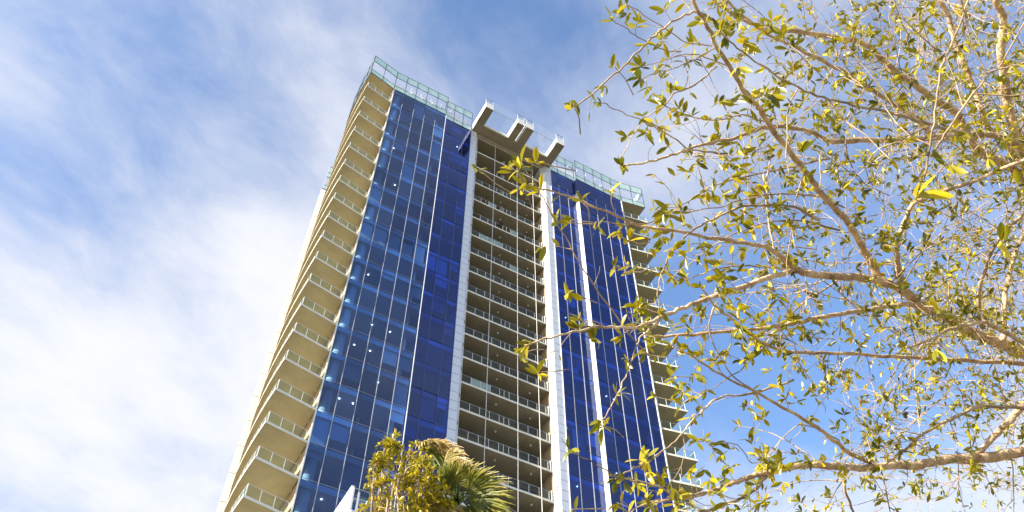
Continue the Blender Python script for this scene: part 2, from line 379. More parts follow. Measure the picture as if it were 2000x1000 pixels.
# open bay balconies
BX0, BX1, BY, BD = 12.49, mir(12.49), .95, 3.6
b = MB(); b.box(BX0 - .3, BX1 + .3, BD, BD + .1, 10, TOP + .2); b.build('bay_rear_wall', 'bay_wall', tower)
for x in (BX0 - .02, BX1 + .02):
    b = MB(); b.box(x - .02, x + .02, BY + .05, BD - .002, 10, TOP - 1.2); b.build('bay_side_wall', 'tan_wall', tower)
post_m = {}
def post(parent, x, y, z, h, m='white_metal', t=.042): return cbox('railing_post', t, t, h, m, parent, (x, y, z))
b = MB(); b.tube([(0, 0, -.14), (0, 0, 0)], .10, 10); fix = b.mesh('soffit_lamp', 'white_metal', True)
RH = .98
for k in range(1, 21):
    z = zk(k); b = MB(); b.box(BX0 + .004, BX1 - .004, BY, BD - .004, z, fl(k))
    me = b.mesh('bay_balcony', ['shaded_soffit_paint', 'slab_edge_paint'])
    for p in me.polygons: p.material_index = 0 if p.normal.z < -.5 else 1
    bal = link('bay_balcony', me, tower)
    if k > 17: continue
    link('soffit_lamp', fix, bal, (16.6, 1.9, z - .003)); link('soffit_lamp', fix, bal, (20.3, 2.0, z - .003))
    y = BY + .10; f = fl(k); xs = [13.5 + i for i in range(9)]
    if k <= 2: xs = random.sample(xs, 4)
    for i, x in enumerate(xs): post(bal, x, y, f, RH - .05)
    if k > 2: post(bal, 16.97, y, f, RH - .05)
    cbox('end_post', .09, .12, RH + .12, 'white_paint', bal, (BX1 - .12, y + .02, f))
    if k > 2:
        cbox('handrail', BX1 - BX0 - .3, .04, .024, 'rail_metal', bal, ((BX0 + BX1) / 2 - .1, y, f + RH - .05))
        e = [BX0 + .05] + xs
        for i in range(len(e) - 1):
            if k < 6 and random.random() < .35: continue
            m = 'green_glass' if (k, i) in ((4, 2), (4, 3), (6, 1), (6, 2), (6, 3), (13, 1), (13, 2), (5, 5), (7, 5)) else 'rail_glass'
            cbox('glass_panel', e[i + 1] - e[i] - .06, .02, RH - .15, m, bal, ((e[i] + e[i + 1]) / 2, y, f + .06))
    # sliding doors at the back of the balcony
    for i in range(5):
        x = 13.5 + i * 1.85
        d = cbox('balcony_door', 1.7, .05, 2.45, 'dark_metal', bal, (x, BD - .028, f + .02))
        cbox('door_glass', 1.52, .02, 2.2, 'deep_blue_glass', d, (0, -.037, .12))
b = MB(); b.tube([(17.0, 2.6, zk(4)), (17.0, 2.6, TOP - .4)], .28, 10); b.build('concrete_column', 'raw_concrete', tower)
b = MB()
for i in range(26):                      # boards and offcuts left on the unfinished top balconies
    k = random.choice((1, 2, 2, 3, 4)); x = random.uniform(BX0 + .4, BX1 - .8); y = random.uniform(1.1, 1.6)
    a = Vector((x, y, fl(k) + .05)); b.bar(a, a + Vector((random.uniform(-.6, .6), random.uniform(-.2, .3), random.uniform(.3, .9))), .06, .14)
o = b.build('building_debris', 'raw_concrete', tower); o['kind'] = 'stuff'

# end balconies: flared front edge, then a bowed side
def end_poly(s):
    p = [(-.06, -.02), (-3.53, -.71), (-3.61, .9), (-3.64, 2.4), (-3.62, 4.0), (-3.52, 5.8), (-3.3, 7.6), (-2.98, 9.6), (-2.55, 11.6), (-2.0, 13.4), (-.06, 15.2)]
    return [(mir(x) if s else x, y) for x, y in p]
for s in (0, 1):
    poly = end_poly(s); sg = -1 if not s else 1; cx = 0 if not s else W
    for k in range(0, 24):
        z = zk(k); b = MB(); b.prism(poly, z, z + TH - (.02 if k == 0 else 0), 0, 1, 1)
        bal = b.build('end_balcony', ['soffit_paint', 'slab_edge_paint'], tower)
        if k == 0 or k > (20 if not s else 17): continue
        f = fl(k)
        # front railing follows the flare
        p0 = Vector((poly[0][0] + sg * .22, poly[0][1] + .10)); p1 = Vector((poly[1][0] - sg * .14, poly[1][1] + .13))
        ang = math.atan2(p1.y - p0.y, p1.x - p0.x); n = 3
        for i in range(n + 1):
            q = p0.lerp(p1, i / n); post(bal, q.x, q.y, f, RH)
            if i < n:
                q2 = p0.lerp(p1, (i + .5) / n); cbox('glass_panel', (p1 - p0).length / n - .06, .02, RH - .12, 'rail_glass', bal, (q2.x, q2.y, f + .06), (0, 0, ang))
        q = p0.lerp(p1, .5); cbox('handrail', (p1 - p0).length + .05, .04, .022, 'rail_metal', bal, (q.x, q.y, f + RH), (0, 0, ang))
        # side railing: posts, glass and rail as one run
        if k == 1 or ('sr', s) not in _cache:
            b = MB(); path = [Vector((x - sg * .13, y, 0)) for x, y in poly[1:9]]; path[0].y += .16
            for a, c in zip(path, path[1:]):
                b.bar(a + Vector((0, 0, RH)), c + Vector((0, 0, RH)), .045, .035)
                m_ = 2 if (c - a).length > 1.2 else 1
                for j in range(m_):
                    q = a.lerp(c, j / m_); b.box(q.x - .025, q.x + .025, q.y - .025, q.y + .025, 0, RH - .02)
                b.bar(a + Vector((0, 0, RH / 2)), c + Vector((0, 0, RH / 2)), .015, RH - .14, 1)
            _cache[('sr', s)] = b.mesh('side_railing', ['white_metal', 'rail_glass'])
        link('side_railing', _cache[('sr', s)], bal, (0, 0, f))
    b = MB(); b.box(cx - .02 if not s else cx - .05, cx + .05 if not s else cx + .02, 1.75, 15.2, 10, TOP - .02); b.build('side_wall', 'tan_wall', tower)
    for k in range(1, KMAX + 1):
        xx = cx + (.02 if not s else -.02); h_ = zk(k - 1) - fl(k)
        cbox('side_pane', .03, 1.6, 1.0, 'rail_glass', tower, (xx, .93, fl(k) + .01)); cbox('sun_mask_panel', .05, 1.6, h_ - 1.04, 'tan_wall', tower, (xx, .93, fl(k) + 1.02))  # panel added above the low pane so sun reaches only the column foot

# roof slab and the glass screen round the roof
b = MB(); b.prism([(.05, .06), (7.28, .06), (7.28, .56), (mir(7.28), .56), (mir(7.28), .06), (W - .05, .06), (W - .05, 15.9), (.05, 15.9)], TOP + .005, TOP + .2)
b.build('roof', 'concrete', tower)
def screen(path, step=1.46, z0=TOP + .03, bands=(.98, 3.25, 4.72)):
    for a, c in zip(path, path[1:]):
        a = Vector(a); c = Vector(c); L = (c - a).length; n = max(1, round(L / step)); ang = math.atan2(c.y - a.y, c.x - a.x)
        for i in range(n):
            q = a.lerp(c, (i + .5) / n); wdt = L / n - .05
            cbox('lower_screen_pane', wdt, .03, bands[0] - .05, 'green_glass', tower, (q.x, q.y, z0 + .02), (0, 0, ang))
            cbox('upper_screen_pane', wdt, .03, bands[2] - bands[1] - .06, 'green_glass', tower, (q.x, q.y, z0 + bands[1] + .03), (0, 0, ang))
        for i in range(n + 1):
            q = a.lerp(c, i / n); cbox('screen_post', .06, .09, bands[2] + .01, 'dark_metal', tower, (q.x, q.y, z0 - .02), (0, 0, ang))
        q = a.lerp(c, .5)
        for h in (0, bands[0], bands[1], bands[2]): cbox('screen_rail', L - .02, .065, .05, 'dark_metal', tower, (q.x, q.y, z0 + h - .03), (0, 0, ang))
for s in (0, 1):
    X = (lambda x: mir(x)) if s else (lambda x: x)
    P = end_poly(s)
    screen([(X(11.25), .5), (X(7.33), .5)]); screen([(X(7.33), 0), (X(-.06), 0)]); screen([(X(-.06), -.02), (X(-3.53), -.71)])
    screen([P[1], P[3], P[5], P[6], P[8], P[9]], 2.0)
    # struts and white equipment behind the screen
    b = MB()
    for i in range(6):
        x = X(.9 + i * 1.46); b.bar((x, .25, TOP + 3.1), (x, 2.3, TOP + 3.1), .08, .12); b.bar((x, 2.3, TOP + .2), (x, 2.3, TOP + 3.16), .10, .10)
    b.bar((X(-1.2), 1.2, TOP + 3.02), (X(11), 1.2, TOP + 3.02), .5, .10)
    b.build('screen_bracing', 'metal_cladding', tower)
    for x in ((.35, .8, 1.9, 2.2), (2.6, .28, .35, 3.0), (4.1, .28, .35, 3.0), (5.6, .28, .35, 3.0)):
        cbox('rooftop_unit', x[1], .6, x[2] if x[1] > .5 else .3, 'white_paint', tower, (X(x[0]), 1.0, TOP + (.9 if x[1] > .5 else 2.6)))

# white end wall standing back on the left, faced with storey-high panels
wy, wx = 19.3, -2.36
b = MB(); b.box(wx + .06, 6, wy + .1, wy + .5, 0, TOP + .6); wall = b.build('end_wall', 'dark_gap', tower)
tilt = R(-13)
zz = TOP + .9; k = 0
while zz > 26:
    cbox('wall_panel', 4.6, .12, 3.135, 'wall_panel', tower, (wx + 2.24, wy - .48, zz - 3.2), (0, 0, tilt)); zz -= 3.2
for z0_, z1_, m in ((.95, 1.9, 'green_glass'), (3.95, 5.1, 'green_glass'), (5.1, 6.6, 'green_glass')):
    cbox('wall_screen_pane', 1.6, .04, z1_ - z0_ - .06, m, tower, (wx + .95, wy - .3, TOP + z0_), (0, 0, tilt))
for z0_ in (.95, 1.9, 3.95, 5.1, 6.6): cbox('wall_screen_rail', 1.7, .08, .07, 'dark_metal', tower, (wx + .95, wy - .3, TOP + z0_ - .04), (0, 0, tilt))
for x in (.1, 1.75): cbox('wall_screen_post', .08, .08, 5.7, 'white_metal', tower, (wx + x, wy - .3 - (x - .9) * math.tan(-tilt) * -1, TOP + .95))
# roof canopy: a cross beam with four arms, glass between them
CZ0, CZ1 = TOP + .30, TOP + 1.52
b = MB(); b.box(11.30, mir(11.30), -.82, .98, CZ0, CZ0 + .42)
me = b.mesh('canopy_beam', ['shaded_soffit_paint', 'white_paint'])
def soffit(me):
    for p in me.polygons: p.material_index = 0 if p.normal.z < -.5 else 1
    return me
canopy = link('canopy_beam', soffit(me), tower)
for x0, x1 in ((11.28, 12.38), (15.98, 17.0), (17.34, 18.42), (21.92, mir(11.28))):
    b = MB(); b.box(x0, x1, -3.47, -.822, CZ0 + .003, CZ1); b.box(x0 + .002, x1 - .002, -.82, 1.0, CZ0 + .424, CZ1 - .003)
    arm = link('canopy_arm', soffit(b.mesh('canopy_arm', ['shaded_soffit_paint', 'white_paint'])), tower)
    cbox('arm_guard', x1 - x0 - .1, .03, 1.0, 'clear_glass', arm, ((x0 + x1) / 2, -3.40, CZ1))
    cbox('guard_rail', x1 - x0, .05, .05, 'dark_metal', arm, ((x0 + x1) / 2, -3.40, CZ1 + 1.0))
    for x in (x0 + .03, x1 - .03): cbox('guard_post', .05, .05, 1.0, 'white_metal', arm, (x, -3.40, CZ1))
for x0, x1 in ((12.39, 15.97), (18.43, 21.91)):
    cbox('canopy_glass', x1 - x0 - .02, .04, 2.15, 'clear_glass', tower, ((x0 + x1) / 2, -3.38, CZ0 + .02))
    cbox('canopy_glass_edge', x1 - x0 - .02, .05, .03, 'metal_cladding', tower, ((x0 + x1) / 2, -3.38, CZ0 - .012))
    b = MB(); b.box(x0, x1, -.90, -.825, CZ0 + .10, CZ0 + .46); b.build('canopy_fascia', 'white_paint', tower)
    cbox('canopy_glass_floor', x1 - x0 - .03, 2.4, .04, 'clear_glass', tower, ((x0 + x1) / 2, -2.12, CZ0 + .40))
b = MB(); b.box(BX0 + .01, BX1 - .01, 1.0, BD - .01, TOP - .02, TOP + .29); b.build('bay_header', 'shaded_soffit_paint', tower)
b = MB(); b.box(BX0 + .01, BX1 - .01, .93, 1.0, TOP - .06, TOP + .295); b.build('bay_header_edge', 'slab_edge_paint', tower)
for x, y in ((15.05, .86), (18.33, .86), (20.65, .86)):
    b = MB(); b.tube([(x, y, 14), (x, y, TOP + .3)], .032, 8); b.build('hanging_cable', 'white_metal', tower)
    for z in (TOP - .25, TOP - 14): cbox('cable_clamp', .12, .12, .25, 'white_metal', tower, (x, y, z))

# ------------------------------------------------------------------ podium terrace in front of the tower
pod = root('podium_terrace', 'white podium corner with a glass balustrade below the tower', 'terrace', tower.location, ROT)
pz = TOP - 72.58; pu, pn = -1.42, -18.0
b = MB(); b.box(pu + .4, 34, pn + .4, -1.0, 0, pz - 1.9); b.build('podium_body', 'concrete', pod)
b = MB(); b.prism([(pu, pn), (pu + .10, pn), (pu + .42, pn + 8), (pu - .02, pn + 8)], 0, pz); b.build('parapet_wall', 'white_paint', pod)
b = MB(); b.bar((pu, pn - .02, pz + .02), (pu + .2, pn + 8, pz + .02), .16, .04); b.build('coping', 'metal_cladding', pod)
b = MB(); b.box(pu + .1, 20, pn - .02, pn + .12, pz - 3.2, pz - 1.25); b.build('front_parapet', 'metal_cladding', pod)
for x in (pu + .34, pu + 1.9, pu + 3.5, pu + 5.1): cbox('balustrade_post', .09, .09, 1.05, 'white_metal', pod, (x, pn + .05, pz - 1.25))
for i in range(4): cbox('balustrade_glass', 1.45, .03, 1.15, 'rail_glass', pod, (pu + 1.1 + i * 1.58, pn + .05, pz - 1.2))
b = MB(); b.tube([(pu + .15, pn + .5, pz - 2.4), (pu + .15, pn + .45, pz - .6), (pu + .25, pn + .3, pz - .42), (pu + .5, pn + .25, pz - .40), (pu + 7, pn + .25, pz - .40)], .05, 8); b.build('handrail', 'white_metal', pod, True)
b = MB(); b.tube([(pu + .12, pn + .05, pz - .02), (pu + 7, pn + .05, pz - .02)], .025, 6); b.build('top_rail', 'mullion_metal', pod)

# ------------------------------------------------------------------ vegetation helpers
CW = Matrix.Rotation(R(90) + PITCH, 3, 'X') @ Matrix.Rotation(-ROLL, 3, 'Z')
CAMR, CAMU, CAMF = CW @ Vector((1, 0, 0)), CW @ Vector((0, 1, 0)), CW @ Vector((0, 0, -1))
def at(x, y, r):
    """the point that stands r metres off in the direction seen at photo position x, y (used to trace real limbs)"""
    d = (CAMF * FPX + CAMR * (x - 1000) + CAMU * (500 - y)).normalized()
    return Vector((0, 0, EYE)) + d * r
def catmull(P, sub=5):
    P = [P[0] * 2 - P[1]] + list(P) + [P[-1] * 2 - P[-2]]; out = []
    for i in range(1, len(P) - 2):
        p0, p1, p2, p3 = P[i - 1:i + 3]
        for j in range(sub):
            t = j / sub
            out.append(.5 * ((2 * p1) + (p2 - p0) * t + (2 * p0 - 5 * p1 + 4 * p2 - p3) * t * t + (3 * p1 - p0 - 3 * p2 + p3) * t ** 3))
    out.append(P[-2].copy()); return out
def rnd_dir():
    while True:
        v = Vector((random.uniform(-1, 1), random.uniform(-1, 1), random.uniform(-1, 1)))
        if .05 < v.length < 1: return v.normalized()
# leaf outline: five stations along a slightly folded, curved blade
ST = [(0, .06), (.18, .55), (.45, 1.0), (.72, .86), (.9, .42), (1.0, .03)]
def leaf_verts(p, d, nrm, L, Wd, curl, fold):
    d = d.normalized(); s = d.cross(nrm)
    if s.length < 1e-4: s = d.orthogonal()
    s.normalize(); n = s.cross(d).normalized(); V = []
    for t, wv in ST:
        c = p + d * (L * t) + n * (-curl * L * t * t)
        hw = Wd * .5 * wv
        V += [c + s * hw + n * (fold * hw), c, c - s * hw + n * (fold * hw)]
    return V
LF = []
for i in range(len(ST) - 1):
    a = i * 3; LF += [(a, a + 1, a + 4, a + 3), (a + 1, a + 2, a + 5, a + 4)]
def leaf_mesh(name, leaves, mname):
    V = []; F = []; T = []
    for (p, d, n, L, Wd, cu, fo, ti) in leaves:
        b0 = len(V); V += [tuple(v) for v in leaf_verts(p, d, n, L, Wd, cu, fo)]
        F += [tuple(b0 + k for k in f) for f in LF]; T += [ti] * 18
    me = bpy.data.meshes.new(name); me.from_pydata(V, [], F); me.materials.append(MATS[mname])
    at_ = me.attributes.new('tint', 'FLOAT', 'POINT'); at_.data.foreach_set('value', T)
    me.polygons.foreach_set('use_smooth', [True] * len(F)); me.update(); return me
def proj_size(p, L):
    v = p - Vector((0, 0, EYE)); dz = v.dot(CAMF)
    if dz < .2: return 0, 0, 0
    return L * FPX / dz, 1000 + FPX * v.dot(CAMR) / dz, 500 - FPX * v.dot(CAMU) / dz

# ------------------------------------------------------------------ the oak at right
def base_r(x): return float(np.interp(x, [900, 1050, 1300, 1600, 1850, 2050, 2300], [2.5, 2.65, 3.05, 3.75, 4.6, 5.2, 5.6]))
# (points in the photo, width in photo pixels at start and end, range offset at start and end); start = the thick end
BR = [
 ([(2120,770),(2000,690),(1900,650),(1840,612),(1800,598),(1760,565),(1700,545),(1640,540),(1580,535),(1550,527)], 32, 14, .1, 0),
 ([(1550,527),(1512,490),(1455,475),(1365,461),(1300,448),(1240,437),(1150,399),(1060,368),(1020,362)], 12, 3, 0, .1),
 ([(1550,527),(1440,563),(1374,587),(1338,600),(1299,616),(1242,640),(1194,638),(1155,640),(1095,655),(1050,666),(1025,674)], 13, 3, 0, -.2),
 ([(1800,598),(1764,595),(1680,607),(1590,623),(1550,631),(1500,640),(1410,649),(1320,656),(1266,659)], 13, 6, 0, .25),
 ([(2100,850),(2000,880),(1935,893),(1845,898),(1788,910),(1755,907),(1692,914),(1620,910),(1560,911),(1500,923),(1464,931),(1434,943),(1389,959),(1350,970),(1314,973),(1270,985)], 27, 6, -.3, .1),
 ([(1720,912),(1662,886),(1620,853),(1587,829),(1527,794),(1476,766),(1395,725),(1349,694),(1310,672)], 12, 3, -.1, .1),
 ([(1716,540),(1692,499),(1671,460),(1650,427),(1608,384),(1580,344),(1536,288),(1500,240),(1480,208),(1460,188),(1432,140),(1400,92),(1384,56),(1356,4),(1345,-40)], 18, 8, .05, -.3),
 ([(2060,560),(2030,400),(2010,335),(1990,280),(1975,230),(1965,180),(1955,90),(1960,40),(1945,0),(1935,-60)], 30, 14, .2, .1),
 ([(2010,335),(1960,275),(1930,250),(1915,210),(1900,165),(1880,120),(1865,80),(1850,25),(1835,0),(1825,-50)], 16, 10, .1, .5),
 ([(2040,420),(1990,340),(1916,296),(1888,256),(1868,220),(1820,192),(1780,160),(1748,140),(1720,112),(1692,88),(1640,74),(1560,62),(1500,58),(1480,52),(1436,28),(1400,5),(1380,-20)], 22, 7, .3, .3),
 ([(1820,262),(1788,232),(1748,204),(1680,160),(1632,132),(1560,96),(1500,68),(1440,20),(1415,-10)], 12, 5, .5, 0),
 ([(1890,262),(1804,240),(1756,224),(1680,208),(1620,194),(1560,172),(1500,136),(1440,95),(1405,60)], 9, 3, -.3, -.5),
 ([(2050,320),(1990,285),(1940,264),(1852,266),(1780,272),(1680,274),(1620,276),(1580,256),(1500,248),(1440,268),(1380,280),(1332,296),(1280,314),(1212,324)], 20, 4, -.2, .05),
 ([(1395,40),(1360,24),(1320,38),(1280,68),(1240,106),(1200,146),(1132,204),(1122,208)], 7, 4, -.25, -.2),
 ([(1420,300),(1348,292),(1312,266),(1264,240),(1224,224),(1185,205),(1164,200)], 5, 2, .1, .1),
 ([(1400,130),(1350,170),(1320,180),(1296,208),(1256,236),(1228,280),(1212,320)], 5, 2.5, .2, .15),
 ([(1600,430),(1550,405),(1485,400),(1440,406),(1380,434),(1335,466),(1299,517),(1286,556),(1287,610)], 8, 4, -.2, -.1),
 ([(1535,515),(1512,487),(1500,415),(1497,360),(1505,300)], 7, 4, 0, .3),
 ([(1760,560),(1755,532),(1752,499),(1755,466),(1773,418),(1790,395),(1850,372),(1900,355),(2000,312),(2060,290)], 13, 8, 0, -.9),
 ([(1920,640),(1914,628),(1911,580),(1920,538),(1944,478),(1980,433),(2020,405)], 10, 7, -.1, -.7),
 ([(1960,665),(1962,640),(1965,568),(1980,505),(1998,460),(2020,420)], 13, 9, 0, .2),
 ([(2060,700),(2000,670),(1935,634),(1908,631),(1854,643),(1815,665),(1770,678)], 13, 5, -.4, -.5),
 ([(2050,730),(2000,712),(1900,705),(1800,700),(1710,694),(1620,690),(1545,688),(1491,670),(1461,649),(1431,625),(1395,595),(1370,560)], 12, 4, .2, .1),
 ([(2080,800),(1980,796),(1920,793),(1890,802),(1845,823),(1800,850),(1758,886),(1720,912)], 10, 6, -.5, -.2),
 ([(2060,745),(1992,799),(1968,826),(1935,859),(1905,890)], 20, 12, -.1, -.2),
 ([(1300,616),(1275,640),(1250,660),(1236,700),(1212,757),(1194,796),(1173,826)], 6, 3, -.1, -.2),
 ([(1550,742),(1470,769),(1410,775),(1380,796),(1350,826),(1320,862),(1278,892),(1236,916),(1202,936)], 6, 4, .1, 0),
 ([(1380,962),(1320,967),(1290,952),(1245,940),(1200,931),(1176,913),(1140,895),(1107,877)], 7, 2.5, 0, -.1),
 ([(1804,350),(1824,240),(1836,144),(1856,92),(1892,0),(1900,-30)], 6, 5, -1.0, -.9),
 ([(1820,304),(1852,252),(1900,184),(1940,140),(2000,124),(2050,105)], 6, 5, -1.2, -1.3),
 ([(1275,700),(1260,688),(1206,622),(1149,541),(1110,475),(1071,406),(1045,360),(1014,312)], 5, 2.5, .05, -.2),
 ([(1290,430),(1236,437),(1160,433),(1113,431)], 4, 2, 0, 0),
 ([(1500,923),(1470,960),(1420,985),(1370,1000),(1320,1030)], 9, 7, 0, -.3),
 ([(1655,908),(1650,950),(1665,1000),(1672,1040)], 8, 6, .1, .2),
 ([(1290,975),(1255,985),(1228,1003)], 5, 3, 0, 0),
 ([(1330,100),(1300,98),(1262,82),(1225,58),(1190,34)], 4, 2, .1, .1),
 ([(1390,90),(1330,78),(1296,52),(1250,24),(1222,8)], 4, 2, -.2, -.1),
 ([(1420,128),(1350,105),(1300,118),(1242,130)], 4, 2, -.1, .1),
 ([(1400,92),(1345,122),(1290,140),(1245,155)], 4, 2, -.2, -.3),
 ([(1620,310),(1500,335),(1400,362),(1330,402),(1265,445)], 6, 2.5, .4, .3),
 ([(1640,450),(1560,430),(1480,440),(1400,475),(1310,545)], 6, 2.5, .1, .4),
 ([(1610,384),(1540,380),(1470,385),(1400,405),(1330,415)], 6, 2.5, .05, -.1),
 ([(1500,240),(1450,225),(1400,235),(1340,225),(1290,205)], 5, 2.5, 0, .3),
 ([(1550,527),(1480,520),(1400,525),(1340,545),(1300,530)], 5, 2.5, 0, .3),
 ([(1400,590),(1385,640),(1420,720),(1475,765)], 5, 3, .2, .1),
 ([(1650,540),(1560,600),(1470,700),(1420,740),(1330,790)], 5, 2, .3, .1),
 ([(1640,860),(1560,830),(1480,905),(1440,870),(1360,862)], 4, 2, .2, .2),
]
trunk_xy = at(2230, 860, 5.5)
oak = root('oak_tree', 'spreading oak with pale branches and sparse yellow green leaves filling the right side', 'tree', (trunk_xy.x, trunk_xy.y, 0))
OO = Vector((trunk_xy.x, trunk_xy.y, 0))
LEAVES = []          # (p, d, n, L, W, curl, fold, tint)
twigs = MB()
fork = [at(2120, 770, 5.35), at(2100, 850, 4.95), at(2060, 560, 5.35), at(2050, 320, 4.9), at(2040, 420, 5.4)]
crotch = Vector((trunk_xy.x - .05, trunk_xy.y + .05, trunk_xy.z - .55))
b = MB(); tp = catmull([OO - OO, Vector((.05, .02, 1.2)), Vector((-.04, .05, 2.4)), crotch - OO + Vector((0, 0, -.4)), crotch - OO + Vector((0, 0, .5)), at(2170, 400, 5.7) - OO], 5)
b.tube(tp, [float(v) for v in np.interp(np.linspace(0, 1, len(tp)), [0, .08, .7, 1], [.24, .17, .12, .06])], 12); b.build('trunk', 'bark', oak, True)
def add_leaf(p, d, scale, tint):
    n = rnd_dir() * .8 + Vector((0, 0, .7)) + sdir * .3
    L = .052 * scale * random.uniform(.72, 1.25)
    LEAVES.append((p.copy(), d.copy(), n.normalized(), L, L * random.uniform(.27, .40), random.uniform(-.1, .35), random.uniform(.1, .5), min(1, max(0, tint + random.gauss(0, .2)))))
def rosette(p, d, n, scale, tint=None):
    tint = random.choice((.15, .3, .4, .5, .6)) if tint is None else tint
    for i in range(n):
        q = rnd_dir(); q -= d * q.dot(d); q.normalize()
        add_leaf(p - d * random.uniform(0, .02), d * random.uniform(.1, 1.1) + q, scale, tint)
def twig(p, d, L, r, depth, leafy, scale):
    n = 5; pts = [p.copy()]; dd = d.normalized()
    for i in range(n):
        dd = (dd + rnd_dir() * .26).normalized(); pts.append(pts[-1] + dd * (L / n))
    twigs.tube([q - OO for q in pts], [r * (1 - .6 * i / n) for i in range(n + 1)], 5, cap=False)
    if depth > 0:
        for _ in range(random.choice((1, 2, 2, 3))):
            i = random.randint(1, n); q = rnd_dir(); t = (pts[i] - pts[i - 1]).normalized()
            twig(pts[i], t * .8 + q * .9, L * random.uniform(.3, .65), r * .6, depth - 1, leafy, scale)
    for i in range(1, n):
        if random.random() < leafy * .32:
            q = rnd_dir(); add_leaf(pts[i], (pts[i + 1] - pts[i]).normalized() * .5 + q, scale * .9, random.choice((.2, .35, .5)))
    if random.random() < leafy + .2: rosette(pts[-1], dd, random.choice((3, 4, 5, 5, 6)), scale)
    elif random.random() < .25: rosette(pts[-1], dd, 2, scale * .8)
for pts, w0, w1, o0, o1 in BR:
    n = len(pts); cum = [0]
    for a, c in zip(pts, pts[1:]): cum.append(cum[-1] + math.dist(a, c))
    P3 = [at(x, y, base_r(x) + o0 + (o1 - o0) * cum[i] / cum[-1]) for i, (x, y) in enumerate(pts)]
    sm = catmull(P3, 5)
    wob = .0035
    sm = [sm[0]] + [q + rnd_dir() * wob for q in sm[1:-1]] + [sm[-1]]
    rad = []
    for i, q in enumerate(sm):
        t = i / (len(sm) - 1); wpx = w0 + (w1 - w0) * t ** .8
        wpx *= .75 if w0 <= 8 else .86
        rad.append(max(.0016, wpx * .5 * (q - Vector((0, 0, EYE))).dot(CAMF) / FPX) * random.uniform(.93, 1.08))
    if pts[0][0] > 2030 and w0 > 15:      # thick limbs run on to the trunk
        sm = catmull([crotch, (crotch + sm[0]) / 2 + Vector((0, 0, -.05)), sm[0]], 4)[:-1] + sm
        rad = [rad[0] * 1.25] * (len(sm) - len(rad)) + rad
    b = MB(); b.tube([q - OO for q in sm], rad, 9 if w0 > 11 else 6); b.build('branch', 'bark' if w0 > 11 else 'twig_bark', oak, True)
    # side twigs
    acc = 0
    for i in range(1, len(sm)):
        seg = (sm[i] - sm[i - 1]); acc += seg.length
        _, x, y = proj_size(sm[i], 1)
        step = float(np.interp(x, [1050, 1250, 1400, 1700], [.18, .125, .095, .06]))
        while acc > step:
            acc -= step
            if 1360 < x < 1740 and 700 < y < 885 and random.random() < .5: continue
            t = seg.normalized(); q = rnd_dir(); q -= t * q.dot(t)
            d = t * random.uniform(.2, .9) + q.normalized() + Vector((0, 0, .1))
            if x < 1320:
                if random.random() < .75: twig(sm[i], d, random.uniform(.04, .11), .0013, 0, .55, .86)
            elif x < 1560:
                twig(sm[i], d, random.uniform(.07, .24), .0016, 0 if random.random() < .45 else 1, .58, .92)
            else:
                big = random.random()
                twig(sm[i], d, random.uniform(.10, .30) if big < .75 else random.uniform(.3, .7), .0018 if big < .75 else .003, 1 if big < .6 else 2, .50, .70)
    rosette(sm[-1], (sm[-1] - sm[-2]).normalized(), 5, .9)
# whorls of larger leaves near the lens
for x, y, r, n, sc, tint in ((1563, 290, 2.6, 6, 1.15, .35), (1800, 375, 2.3, 5, 1.3, .62), (1690, 325, 3.0, 4, 1.0, .2), (1835, 605, 2.6, 6, 1.1, .4), (1850, 320, 2.8, 6, 1.15, .3), (1830, 680, 2.6, 4, 1.0, .4),
      (1990, 360, 3.0, 5, 1.0, .4), (1960, 470, 2.4, 6, 1.2, .45), (1120, 205, 2.45, 4, 1.0, .55), (1092, 432, 2.65, 6, .95, .5), (1135, 393, 2.7, 5, .9, .45), (1195, 370, 2.8, 5, .9, .5), (1050, 727, 2.55, 8, .9, .55), (1022, 690, 2.5, 4, .85, .5),
      (1112, 572, 2.75, 8, 1.0, .45), (1198, 520, 2.8, 4, .9, .5), (1228, 530, 2.85, 5, 1.0, .4), (1232, 470, 2.8, 7, 1.0, .5), (1178, 832, 2.85, 7, 1.05, .5), (1200, 130, 2.95, 2, .9, .4), (1257, 230, 3.0, 2, .8, .3),
      (937, 332, 2.5, 5, .85, .5), (998, 324, 2.5, 5, .95, .5), (1046, 314, 2.5, 4, .9, .55), (1010, 368, 2.6, 3, .7, .6), (1620, 745, 3.0, 3, 1.2, .45), (1118, 995, 2.7, 5, .9, .5), (1240, 945, 3.0, 9, 1.1, .45), (1290, 950, 3.05, 8, 1.1, .4), (1130, 640, 2.75, 12, .95, .45), (1160, 660, 2.75, 10, .95, .5), (1215, 655, 2.8, 8, .9, .5), (1250, 600, 2.85, 9, .95, .45), (1310, 735, 3.0, 8, .95, .45)):
    p = at(x, y, r); d = (rnd_dir() * .5 - CAMF * .5 + CAMU * .4).normalized(); rosette(p, d, n, sc * .9, tint)
    q = p + Vector((random.uniform(.0, .1), random.uniform(.02, .1), random.uniform(.0, .08))) + CAMR * .03 + CAMF * .10
    twigs.tube([p - OO, (p + q) / 2 - OO + rnd_dir() * .01, q - OO], [.0014, .0018, .0022], 5)
# inner crown behind the main limbs: finer, farther wood
for _ in range(330):
    x = 2090 - abs(random.gauss(0, 250)); y = random.uniform(-40, 960)
    if x < 1480: continue
    if x < 1780 and 670 < y < 900: continue
    r = base_r(x) + random.uniform(.2, 1.5)
    d = (Vector(rnd_dir()) + (at(x, y, r) - crotch).normalized() * .8)
    twig(at(x, y, r), d, random.uniform(.25, .9), random.uniform(.0014, .0034), 2, .42, .68)
o = twigs.build('twigs', 'twig_bark', oak, True); o['kind'] = 'stuff'
